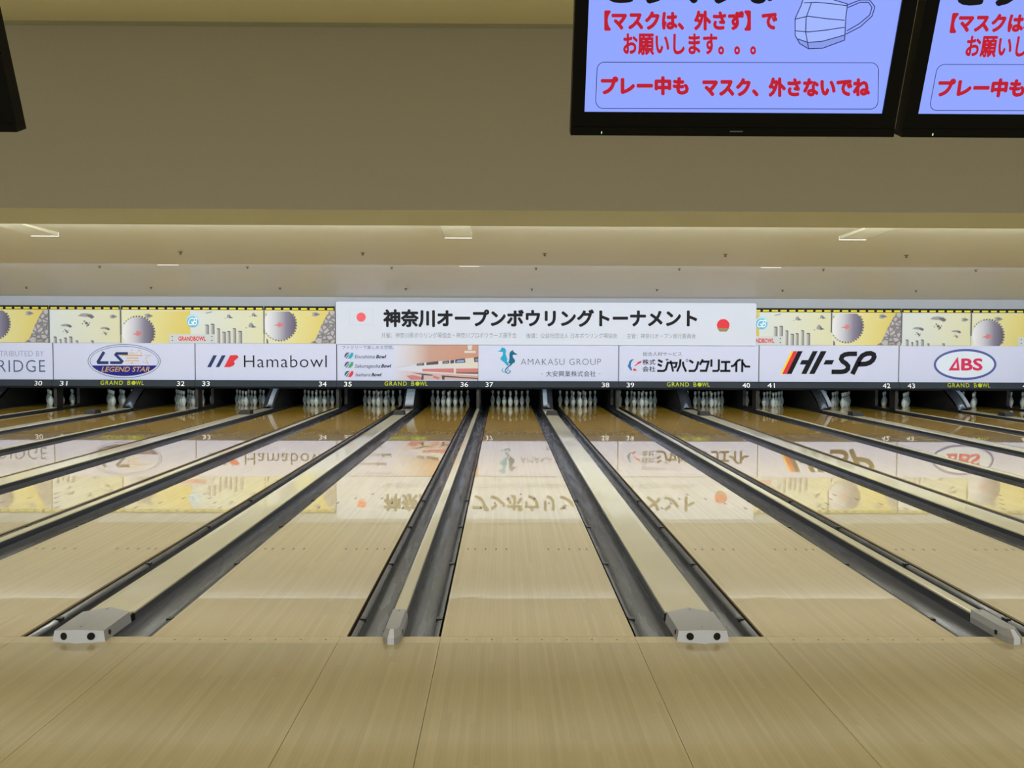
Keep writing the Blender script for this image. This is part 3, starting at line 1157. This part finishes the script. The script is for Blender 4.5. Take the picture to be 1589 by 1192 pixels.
# number strips: rounded dark strip under each board
ZN0, ZN1 = 0.518, 0.7125
NY = YM - 0.10
for k in range(-4, 4):
    x0, x1 = PAIR0 + k * PAIRW, PAIR0 + (k + 1) * PAIRW
    org = Vector(((x0 + x1) / 2, NY, ZN0))
    mb = MB(org)
    prof = [(YM + 0.012, ZN1), (NY + 0.040, ZN1), (NY + 0.032, ZN1 - 0.006), (NY, ZN1 - 0.142), (NY + 0.006, ZN1 - 0.160), (NY + 0.025, ZN1 - 0.180), (NY + 0.055, ZN0), (YM + 0.012, ZN0)]
    mb.sweep_x(prof, x0 + 0.003, x1 - 0.003, NUMB)
    o = mb.build('number_strip', loc=org)
    a, b = 37 + 2 * k, 38 + 2 * k
    lab = {-4: 'rounded dark strip with white lane number 30', 3: 'rounded dark strip with white lane number 43'}.get(k, 'rounded dark strip with white lane numbers %d and %d' % (a, b))
    tag(o, lab + ' below its sponsor board', 'sign', 'lane number strips')
    pn = Print(lambda s, t: (s, NY - 0.004 + 0.032 * (t - (ZN1 - 0.142)) / 0.136, t), (0, -1, 0))
    for num, xa in ((a, x0 + 0.185), (b, x1 - 0.405)):
        m2 = MB(org)
        pn.text(m2, str(num), xa, ZN1 - 0.028, xa + 0.178, ZN1 - 0.138, NUMW, 1, bold=0.004)
        m2.build('lane_number', o)
    if k % 2:
        m2 = MB(org)
        g0 = x0 + 1.136
        pn.text(m2, 'GRAND', g0, ZN1 - 0.016, g0 + 0.524, ZN1 - 0.116, LIME, 1, bold=0.012, space=1.25)
        m2.build('lettering', o)
        m2 = MB(org)
        pn.text(m2, 'B', g0 + 0.63, ZN1 - 0.016, g0 + 0.70, ZN1 - 0.116, LIME, 1, bold=0.012)
        m2.build('lettering', o)
        m2 = MB(org)
        pn.ell(m2, g0 + 0.775, ZN1 - 0.068, 0.05, 0.05, LIME, 1, 20)
        m2.build('ball_print', o)
        m2 = MB(org)
        pn.text(m2, 'WL', g0 + 0.83, ZN1 - 0.016, g0 + 1.012, ZN1 - 0.116, LIME, 1, bold=0.012, space=1.15)
        m2.build('lettering', o)

# mural panels above the boards: a repeating strip of three pictures
ZM0, ZM1 = 1.5825, 2.457
MY = YM + 0.0


def mural_start(u0, u1, label):
    x0, x1 = U(u0, 500)[0] + 0.008, U(u1, 500)[0] - 0.008
    org = Vector(((x0 + x1) / 2, MY, ZM0))
    return x0, x1, org, label


def band(x0, x1, org, root):
    m2 = MB(org)
    m2.box(x0, x1, MY - 0.010, MY - 0.006, ZM1 - 0.095, ZM1, DASHB)
    n = max(1, round((x1 - x0) / 0.206))
    w = (x1 - x0) / n
    for i in range(n):
        xa = x0 + i * w
        m2.box(xa + w * 0.18, xa + w * 0.88, MY - 0.0112, MY - 0.0098, ZM1 - 0.082, ZM1 - 0.042, DASHY)
    m2.build('dashed_band', root)


def ship(pr, m2, cx, cy, s=1.0):
    pr.poly(m2, [(cx - 6 * s, cy - 2.5 * s), (cx + 1 * s, cy - 4 * s), (cx + 8 * s, cy), (cx + 1 * s, cy + 3.6 * s), (cx - 6 * s, cy + 2.5 * s), (cx - 4 * s, cy)], MGREY, 3)
    pr.poly(m2, [(cx - 1 * s, cy - 2 * s), (cx + 8 * s, cy), (cx - 1 * s, cy + 1 * s)], MDARK, 4)
    pr.rect(m2, cx - 11 * s, cy - 0.6 * s, cx - 7 * s, cy + 0.6 * s, MPLAQ, 3)


def ufo(pr, m2, cx, cy, s=1.0):
    pr.poly(m2, [(cx - 3 * s, cy + 2 * s), (cx - 3 * s, cy - 1 * s), (cx - 1 * s, cy - 4 * s), (cx + 2 * s, cy - 4 * s), (cx + 4 * s, cy), (cx + 8 * s, cy + 2 * s), (cx + 3 * s, cy + 3 * s)], MGREY, 3)
    pr.poly(m2, [(cx + 1 * s, cy - 3 * s), (cx + 4 * s, cy), (cx + 8 * s, cy + 2 * s), (cx + 2 * s, cy + 2.5 * s)], MDARK, 4)
    pr.ell(m2, cx - 6 * s, cy + 2.8 * s, 1.2 * s, 0.8 * s, MGREY, 3, 10)


def chute(pr, m2, cx, cy, s=1.0):
    outer = [(cx - 13 * s, cy + 1 * s), (cx - 8 * s, cy - 2.6 * s), (cx, cy - 3.4 * s), (cx + 8 * s, cy - 2 * s), (cx + 13 * s, cy + 2 * s), (cx + 9 * s, cy + 5.5 * s), (cx + 3 * s, cy + 2.6 * s), (cx - 6 * s, cy + 2 * s)]
    pr.poly(m2, outer, MGREY, 3)
    pr.poly(m2, [(cx, cy - 1 * s), (cx + 8 * s, cy - 1 * s), (cx + 12 * s, cy + 2 * s), (cx + 9 * s, cy + 5 * s), (cx + 3 * s, cy + 2 * s)], MDARK, 4)
    for dx, dy, r in ((0, 12, 2.4), (-3, 9, 1.4), (3, 14.5, 1.8), (5, 11.5, 1.0), (-6, 13, 1.0), (1, 16.5, 1.2)):
        pr.ell(m2, cx + dx * s, cy + dy * s, r * s, r * s * 0.9, MDARK, 3, 9)


def motif(fn, name, pr, org, root, *a):
    m = MB(org)
    fn(pr, m, *a)
    m.build(name, root)


def gear(pr, root, org, cx, cy, r, ytop, ybot):
    def clip(pts):
        return [(a, min(max(b, ytop), ybot)) for a, b in pts]
    m2 = MB(org)
    pr.poly(m2, clip([(cx + r * math.cos(i * math.pi / 32), cy + r * math.sin(i * math.pi / 32)) for i in range(64)]), MGEAR, 5)
    g = m2.build('gear', root)
    m2 = MB(org)
    for i in range(36):
        t = (i + 0.5) * math.pi / 18
        if not (-1.0 < math.sin(t) * 1.0 < 1.0):
            continue
        pts = []
        for rr, dt in ((r * 0.99, -0.055), (r * 1.09, -0.045), (r * 1.09, 0.045), (r * 0.99, 0.055)):
            pts.append((cx + rr * math.cos(t + dt), cy + rr * math.sin(t + dt)))
        if all(ytop < p[1] < ybot and p[0] > cx - r * 0.985 for p in pts):
            pr.poly(m2, pts, MDARK if math.cos(t) > -0.3 else MGREY, 4)
    m2.build('gear_teeth', g)
    m2 = MB(org)
    rr = mat('mural_rose_ink', (206, 120, 128), .5, spec=0.12)
    pr.poly(m2, [(cx - 10, cy + 2), (cx - 2, cy), (cx - 3, cy - 3), (cx + 2, cy - 2), (cx + 7, cy + 1), (cx + 2, cy + 4), (cx - 3, cy + 5), (cx - 2, cy + 3)], rr, 6)
    m2.build('rose_ship', g)


def pillars(pr, m2, org, root, lst):
    for a, b, t in lst:
        q = MB(org)
        pr.rect(q, a, t, b, 532.6, MPIL, 4)
        pr.ell(q, (a + b) / 2, t, (b - a) / 2, 0.9, MDARK, 5, 14)
        q.build('pillar', root)


def mural_a(u0, label):
    x0, x1, org, _ = mural_start(u0, u0 + 109.5, label)
    mb = MB(org)
    mb.box(x0, x1, MY - 0.006, MY + 0.012, ZM0, ZM1, MPALE)
    root = tag(mb.build('mural_panel', loc=org), label, 'mural', 'mural panels over the sponsor boards')
    band(x0, x1, org, root)
    dv = 0.0035 * (u0 - 78.5)
    base = board_print(MY - 0.0065)
    pr = Print(lambda a, b: base.fn(a + u0 - 78.5, b + dv), (0, -1, 0))
    motif(chute, 'parachute_print', pr, org, root, 136, 489.5, 1.0)
    motif(chute, 'parachute_print', pr, org, root, 105, 505, 0.72)
    motif(chute, 'parachute_print', pr, org, root, 164.5, 509.5, 0.62)
    motif(ship, 'rocket_print', pr, org, root, 177, 491.5, 0.85)
    m2 = None
    pillars(pr, m2, org, root, [(85, 90, 523), (94, 97.5, 527), (101, 105.5, 524.5), (109, 114, 523), (119, 123, 529), (142.5, 147, 529)])
    return root


def mural_b(u0, label, clip_left=None):
    x0, x1, org, _ = mural_start(u0, u0 + 220, label)
    mb = MB(org)
    xs = [x0, x0 + (x1 - x0) * 0.49, x1]
    mb.box(x0, x1, MY - 0.006, MY + 0.012, ZM0, ZM1, MPALE)
    root = tag(mb.build('mural_panel', loc=org), label, 'mural', 'mural panels over the sponsor boards')
    band(x0, x1, org, root)
    dv = 0.0035 * (u0 - 189)
    base = board_print(MY - 0.0065)
    pr = Print(lambda a, b: base.fn(a + u0 - 189, b + dv), (0, -1, 0))
    m2 = MB(org)
    pr.rect(m2, 190, 482.5, 300, 532.4, MYEL, 1)
    m2.build('yellow_ground', root)
    m2 = MB(org)
    pr.rect(m2, 296, 482.5, 408.8, 532.4, MPALE, 2)
    m2.build('pale_ground', root)
    m2 = MB(org)
    motif(ship, 'rocket_print', pr, org, root, 231, 490.5, 1.0)
    motif(ufo, 'saucer_print', pr, org, root, 355, 491.5, 0.9)
    motif(ufo, 'saucer_print', pr, org, root, 393, 489, 0.85)
    motif(ufo, 'saucer_print', pr, org, root, 389, 505.5, 1.15)
    pr.poly(m2, [(319, 485.5), (330, 483.2), (329, 485), (321, 487)], MGREY, 3)
    m2.build('streak_print', root)
    gear(pr, root, org, 215.5, 516.5, 24.5, 484, 532.4)
    pillars(pr, m2, org, root, [(318.5, 324.5, 504.5), (327, 333, 503.2), (336.5, 341.5, 510.3), (344.5, 350.5, 515.5), (352.5, 357.5, 514.5), (361, 366, 510), (369.5, 375.5, 514.3)])
    m2 = MB(org)
    pr.rect(m2, 263, 518.8, 333, 532.3, MPLAQ, 6)
    for a in (268, 329):
        for b in (522.3, 528.3):
            pr.ell(m2, a, b, 1.1, 1.0, MDARK, 7, 10)
    pq = m2.build('name_plaque', root)
    m2 = MB(org)
    pr.text(m2, 'GRANDBOWL', 277.5, 522, 319.5, 529, RED, 7, bold=0.03)
    m2.build('lettering', pq)
    m2 = MB(org)
    pr.ell(m2, 300, 498, 10, 10.5, MBLUE2, 4, 32)
    pr.ell(m2, 299.5, 499.5, 8.8, 8.6, MBLUE, 5, 32)
    em = m2.build('round_emblem', root)
    m2 = MB(org)
    pr.text(m2, 'GB', 292.5, 493, 307, 505, MWHITE, 6, bold=0.0, shear=0.35, space=0.8)
    m2.build('lettering', em)
    return root


def mural_c(u0, label):
    x0, x1, org, _ = mural_start(u0, u0 + 109.3, label)
    mb = MB(org)
    mb.box(x0, x1, MY - 0.006, MY + 0.012, ZM0, ZM1, MYEL)
    root = tag(mb.build('mural_panel', loc=org), label, 'mural', 'mural panels over the sponsor boards')
    band(x0, x1, org, root)
    dv = 0.0035 * (u0 - 409.5)
    base = board_print(MY - 0.0065)
    pr = Print(lambda a, b: base.fn(a + u0 - 409.5, b + dv), (0, -1, 0))
    m2 = MB(org)
    motif(ship, 'rocket_print', pr, org, root, 489, 488, 0.95)
    pr.poly(m2, [(413, 525), (415, 527), (416, 532.5), (413, 532.5)], MDARK, 3)
    m2.build('small_mark', root)
    gear(pr, root, org, 434, 503, 24.5, 483.5, 532.4)
    m2 = MB(org)
    pr.poly(m2, [(480, 532.5), (488, 528), (493, 517), (498, 505), (503, 496), (507, 488), (511, 482.5), (519.3, 482.5), (519.3, 532.5)], MROCK, 3)
    m2.build('rock', root)
    return root


mural_c(-31, 'mural panel with half a steel gear and grey rock above lane 30')
mural_a(78.5, 'mural panel with small parachutes above lane 31 and left of the gear')
mural_b(189, 'long mural panel with gear, blue round emblem and red lettered plaque above number 32')
mural_c(409.5, 'mural panel with gear and grey rock left of the white banner')
mural_b(1070.5, 'long mural panel with pillars and blue emblem partly behind the banner end')
mural_c(1290, 'mural panel with gear and grey rock above number 42')
mural_a(1399.5, 'mural panel with small parachutes above number 43')
mural_b(1508.5, 'mural panel with gear above the blue oval sign at the right')
# dark joints between mural panels
for u, h in ((78.5, 532), (189, 519), (409.5, 518), (1290, 516), (1399.5, 533), (1508.5, 521)):
    xa, za = U(u, h)
    zb = ZM1 - 0.10
    mb = MB((xa, MY - 0.01, za))
    mb.box(xa - 0.014, xa + 0.014, MY - 0.021, MY - 0.0125, za, zb, INKB if False else MDARK)
    side = {78.5: 'above the seam between numbers 30 and 31', 189: 'between the parachutes and the gear above the star oval', 409.5: 'left of the gear beside the white banner',
            1290: 'left of the gear above number 42', 1399.5: 'between grey rock and parachutes above number 43', 1508.5: 'left of the gear above the blue oval sign'}[u]
    tag(mb.build('joint_strip', loc=(xa, MY - 0.01, za)), 'thin dark joint strip %s' % side, 'strip', 'mural joint strips')

# banner
BYF = YM - 0.055
x0, zt = U(521, 468.3)
x1, _ = U(1172, 470)
zb = U(800, 535.2)[1]
org = Vector(((x0 + x1) / 2, BYF, zb))
mb = MB(org)
r = 0.05
outl = [(x0, zb), (x1, zb)] + [(x1 - r + r * math.cos(t), zt - r + r * math.sin(t)) for t in [i * math.pi / 12 for i in range(7)]] + \
       [(x0 + r + r * math.cos(t), zt - r + r * math.sin(t)) for t in [math.pi / 2 + i * math.pi / 12 for i in range(7)]]
v = [(a, BYF, b) for a, b in outl] + [(a, BYF + 0.025, b) for a, b in outl]
n = len(outl)
mb.add(v, [tuple(range(n)), tuple(reversed(range(n, 2 * n)))] + [(i, n + i, n + (i + 1) % n, (i + 1) % n) for i in range(n)], BANW)
ban = tag(mb.build('tournament_banner', loc=org), 'long white banner with bold Japanese title and red sun flag above the boards', 'banner')
pr = board_print(BYF - 0.0005)
m2 = MB(org)
pr.text(m2, '神奈川オープンボウリングトーナメント', 594, 480, 1080, 508, INK, 1, bold=0.042)
m2.build('lettering', ban)
m2 = MB(org)
pr.text(m2, '共催：神奈川県ボウリング場協会・神奈川プロボウラーズ選手会', 591, 516, 800, 524.6, INKP, 1)
tag(m2.build('lettering', ban), 'small pale grey lettering')
m2 = MB(org)
pr.text(m2, '後援：公益社団法人 日本ボウリング場協会', 815, 517, 956, 525, INKP, 1)
tag(m2.build('lettering', ban), 'small pale grey lettering')
m2 = MB(org)
pr.text(m2, '主管：神奈川オープン実行委員会', 971, 517.5, 1078, 525.5, INKP, 1)
tag(m2.build('lettering', ban), 'small pale grey lettering')
m2 = MB(org)
pr.rect(m2, 541.5, 480, 578.5, 504.6, mat('flag_border_ink', (182, 188, 204), .5), 1)
pr.rect(m2, 542, 480.4, 578, 504.2, BANW, 2)
pr.ell(m2, 560, 492.3, 7.1, 7.1, mat('flag_red_ink', (224, 74, 84), .5), 3, 32)
m2.build('sun_flag', ban)
m2 = MB(org)
pr.ell(m2, 1120.5, 504.5, 9.8, 9.4, RED, 1, 32)
pr.poly(m2, [(1111, 509), (1130, 509), (1126, 514.5), (1115, 514.5)], mat('olive_ink', (140, 120, 70), .5), 2)
m2.build('red_ball_print', ban)

# ------------------------------------------------------------------ televisions
TILT = math.radians(23)
T_UP = Vector((0, -math.sin(TILT), math.cos(TILT)))
T_OUT = Vector((0, -math.cos(TILT), -math.sin(TILT)))
H = (1.65447329e-03, 5.62097240e-05, -1.47680242e+00, 9.34737300e-06, -1.62239871e-03, 3.31867410e-01, -5.43783600e-06, -2.76977456e-04)


def tv_st(u, v):
    w = H[6] * u + H[7] * v + 1
    return ((H[0] * u + H[1] * v + H[2]) / w, (H[3] * u + H[4] * v + H[5]) / w)


def sketch(a, b):                # coordinates of the close-up sketch of the screen
    return tv_st(870 + a * .45248, b * .45267)


def tv_point(s, t):
    return (s, 0, 0) + () if False else tuple(Vector((s, 0, 0)) + T_UP * t)


TW, TH_ = 0.887, 0.575
SX0, SX1, SZ0, SZ1 = 0.0355, 0.8470, 0.0615, 0.530
tvr = empty('television', (0.184, -2.4, 2.1645))


def slab(mb, s0, s1, t0, t1, d0, d1, m):
    """block on the tilted television plane; d counts outwards to the player"""
    c = []
    for d in (d0, d1):
        for s, t in ((s0, t0), (s1, t0), (s1, t1), (s0, t1)):
            c.append(Vector((s, 0, 0)) + T_UP * t + T_OUT * d)
    mb.hexa(c[:4], c[4:], m)


mb = MB()
slab(mb, 0, TW, 0, SZ0, -0.05, 0.0, TVB)
slab(mb, 0, TW, SZ1, TH_, -0.05, 0.0, TVB)
slab(mb, 0, SX0, SZ0, SZ1, -0.05, 0.0, TVB)
slab(mb, SX1, TW, SZ0, SZ1, -0.05, 0.0, TVB)
slab(mb, 0.03, TW - 0.03, 0.04, TH_ - 0.04, -0.11, -0.05, TVB)
slab(mb, 0.0, TW, 0.0, 0.022, 0.0, 0.004, TVB)
cas = mb.build('casing', tvr)
mb = MB()
slab(mb, TW * 0.49, TW * 0.53, 0.0115, 0.0145, 0.004, 0.0046, INKG)
mb.build('maker_mark', cas)
mb = MB()
slab(mb, 0.083, 0.085, 0.005, 0.011, 0.004, 0.006, mat('lit_power_lamp', (210, 255, 170), .4, emit=1.0))
mb.build('power_lamp', cas)
mb = MB()
slab(mb, SX0, SX1, SZ0, SZ1, -0.012, -0.006, SCRN)
scr = mb.build('screen', tvr)
tp = Print(lambda a, b: tuple(Vector((sketch(a, b)[0], 0, 0)) + T_UP * sketch(a, b)[1] + T_OUT * -0.006), T_OUT, 0.0004)
mb = MB()
tp.text(mb, '【マスクは、外さず】で', 150, 36, 746, 106, S_RED, 1, bold=0.055)
tag(mb.build('lettering', scr), 'bold red Japanese lettering')
mb = MB()
tp.text(mb, 'お願いします。。。', 215, 115, 672, 190, S_RED, 1, bold=0.034)
tag(mb.build('lettering', scr), 'bold red Japanese lettering')
mb = MB()
tp.text(mb, 'プレー中も', 138, 262, 441, 328, S_RED, 1, bold=0.060)
tag(mb.build('lettering', scr), 'bold red Japanese lettering')
mb = MB()
tp.text(mb, 'マスク、外さないでね', 487, 266, 1064, 334, S_RED, 1, bold=0.060)
tag(mb.build('lettering', scr), 'bold red Japanese lettering')
mb = MB()
tp.text(mb, 'こうマすな', 158, -95, 736, 14, S_BLK, 1, bold=0.06)
tag(mb.build('lettering', scr), 'heavy black lettering at the top of the screen')
mb = MB()
rb = []
for cx, cy, a0 in ((1068, 243, -90), (1066, 348, 0), (146, 346, 90), (150, 241, 180)):
    for i in range(7):
        t = math.radians(a0 + i * 15)
        rb.append((cx + 25 * math.cos(t), cy + 27 * math.sin(t)))
tp.stroke(mb, rb, 2.2, S_LINE, 1, closed=True)
mb.build('rule_box', scr)
mb = MB()
body = [(836, -10), (826, 20), (806, 64), (806, 122), (822, 150), (852, 168), (900, 166), (976, 138), (980, 60), (986, 14), (940, 0), (880, -20)]
tp.poly(mb, body, S_PALE, 1)
tp.poly(mb, [(822, 150), (852, 168), (900, 166), (976, 138), (978, 120), (900, 142), (850, 146), (815, 132)], S_SHADE, 2)
for ln in (body + [body[0]], [(836, 10), (880, 8), (940, 14), (984, 20)], [(806, 66), (850, 56), (910, 64), (976, 70)], [(806, 106), (850, 110), (910, 104), (976, 94)],
           [(815, 134), (850, 146), (900, 142), (978, 120)], [(862, 10), (844, 60), (842, 110), (852, 166)],
           [(984, 18), (1030, 0), (1062, 0), (1080, 24), (1070, 56), (1030, 92), (980, 118)], [(988, 26), (1030, 8), (1058, 8), (1070, 26), (1062, 52), (1026, 82), (984, 106)]):
    tp.stroke(mb, ln, 3.0, S_LINE, 3)
tag(mb.build('mask_drawing', scr), 'line drawing of a pleated face mask')
mb = MB()
zc = (Vector((TW / 2, 0, 0)) + T_UP * 0.40 + T_OUT * -0.10)
mb.cyl(zc, (0, 1, 0.1), 0.03, 0.03, 0.16, TVB, 14)
mb.cyl(zc + Vector((0, 0.15, -0.05)), (0, 0, 1), 0.028, 0.028, 4.66 - 2.1645 - zc.z + 0.05, TVB, 14)
mb.build('ceiling_mount', tvr)
tag(tvr, 'black television tilted down, showing red lettering and a face mask drawing in full', 'television', 'ceiling hung televisions')
for dx, lab in ((0.9088, 'black television at the right edge, half of its red lettered screen showing'), (-1.506 - 0.887, 'black television at the left edge, only its dark lower corner showing')):
    o = copy_tree(tvr)
    o.location = (0.184 + dx, -2.4, 2.1645)
    tag(o, lab)

# ------------------------------------------------------------------ ceiling fittings
def ceil_z(y):
    for (a, za), (b, zb_) in zip(low[:-1], low[1:]):
        if a <= y <= b:
            return za + (zb_ - za) * (y - a) / (b - a)
    return 3.0 + (2.977 - 3.0) * (y - 5.25) / 6.15


mb = MB()
mb.cyl((0, 0, 0.0), (0, 0, -1), 0.035, 0.030, 0.008, DARKM, 14)
mb.cyl((0, 0, -0.008), (0, 0, -1), 0.012, 0.010, 0.022, DARKM, 10)
mb.cyl((0, 0, -0.030), (0, 0, -1), 0.024, 0.010, 0.012, DARKM, 12)
spr = mb.build('sprinkler_head')
firsts = True
cols = {-10.55: 'above number 30', -7.8: 'above the star oval', -4.95: 'above the navy and red mark', -2.16: 'above the flag on the banner', 0.64: 'above the seahorses', 3.43: 'above the heavy Japanese sign',
        6.24: 'above the banner end', 9.23: 'above the blue oval side'}
for row, y, xs in (('front', 9.3, (-4.95, -2.16, 0.64, 3.43, 6.24)), ('middle', 13.0, (-7.8, -4.95, -2.16, 0.64, 3.43, 6.24, 9.23)), ('rear', 15.6, (-10.55, -7.8, -4.95, -2.16, 0.64, 3.43, 6.24, 9.23))):
    for x in xs:
        o = spr if firsts else spr.copy()
        if not firsts:
            COL.objects.link(o)
        firsts = False
        o.location = (x, y, ceil_z(y))
        tag(o, 'small dark sprinkler head, %s ceiling row, %s' % (row, cols[x]), 'sprinkler', 'ceiling sprinkler heads')

# lamps set in the ceilings: shallow boxes whose far lip is lit
def lamp(w, l, d):
    root = empty('ceiling_light', (0, 0, 0))
    mb = MB()
    mb.hexa([(-w / 2, 0, -0.004), (w / 2, 0, -0.004), (w / 2, l, -d), (-w / 2, l, -d)], [(-w / 2, 0, 0.004), (w / 2, 0, 0.004), (w / 2, l, 0.01), (-w / 2, l, 0.01)], CEIL)
    mb.build('lamp_casing', root)
    for s in (-1, 1):
        mb = MB()
        x = s * (w / 2 + 0.003)
        mb.add([(x, 0, -0.004), (x, l, -d), (x, l, 0.0), (x, 0, 0.0)], [(0, 1, 2, 3)], LAMPW)
        mb.build('lamp_side', root)
    mb = MB()
    mb.box(-w / 2, w / 2, l, l + 0.02, -d - 0.008, 0.0, LAMP)
    tag(mb.build('lamp_lip', root), 'bright lit lip')
    return root


la = lamp(0.345, 1.3, 0.05)
lb = lamp(0.36, 0.06, 0.012)
for i, (x, lab) in enumerate(((-5.85, 'above the navy and red mark'), (-0.575, 'near the middle of the photo'), (4.50, 'above the right part of the banner'))):
    o = la if i == 0 else copy_tree(la)
    o.location = (x, 5.62, ceil_z(5.62))
    tag(o, 'ceiling lamp with bright lip, front row, %s' % lab, 'ceiling light', 'ceiling lamps of the front row')
for i, (x, lab) in enumerate(((-5.95, 'above the red lettered plaque'), (-0.60, 'above the seam of the picture board'), (4.79, 'above the right end of the banner'))):
    o = lb if i == 0 else copy_tree(lb)
    o.location = (x, 11.45, 2.985)
    tag(o, 'ceiling lamp at the rear step, %s' % lab, 'ceiling light', 'ceiling lamps of the rear row')

bpy.context.view_layer.update()
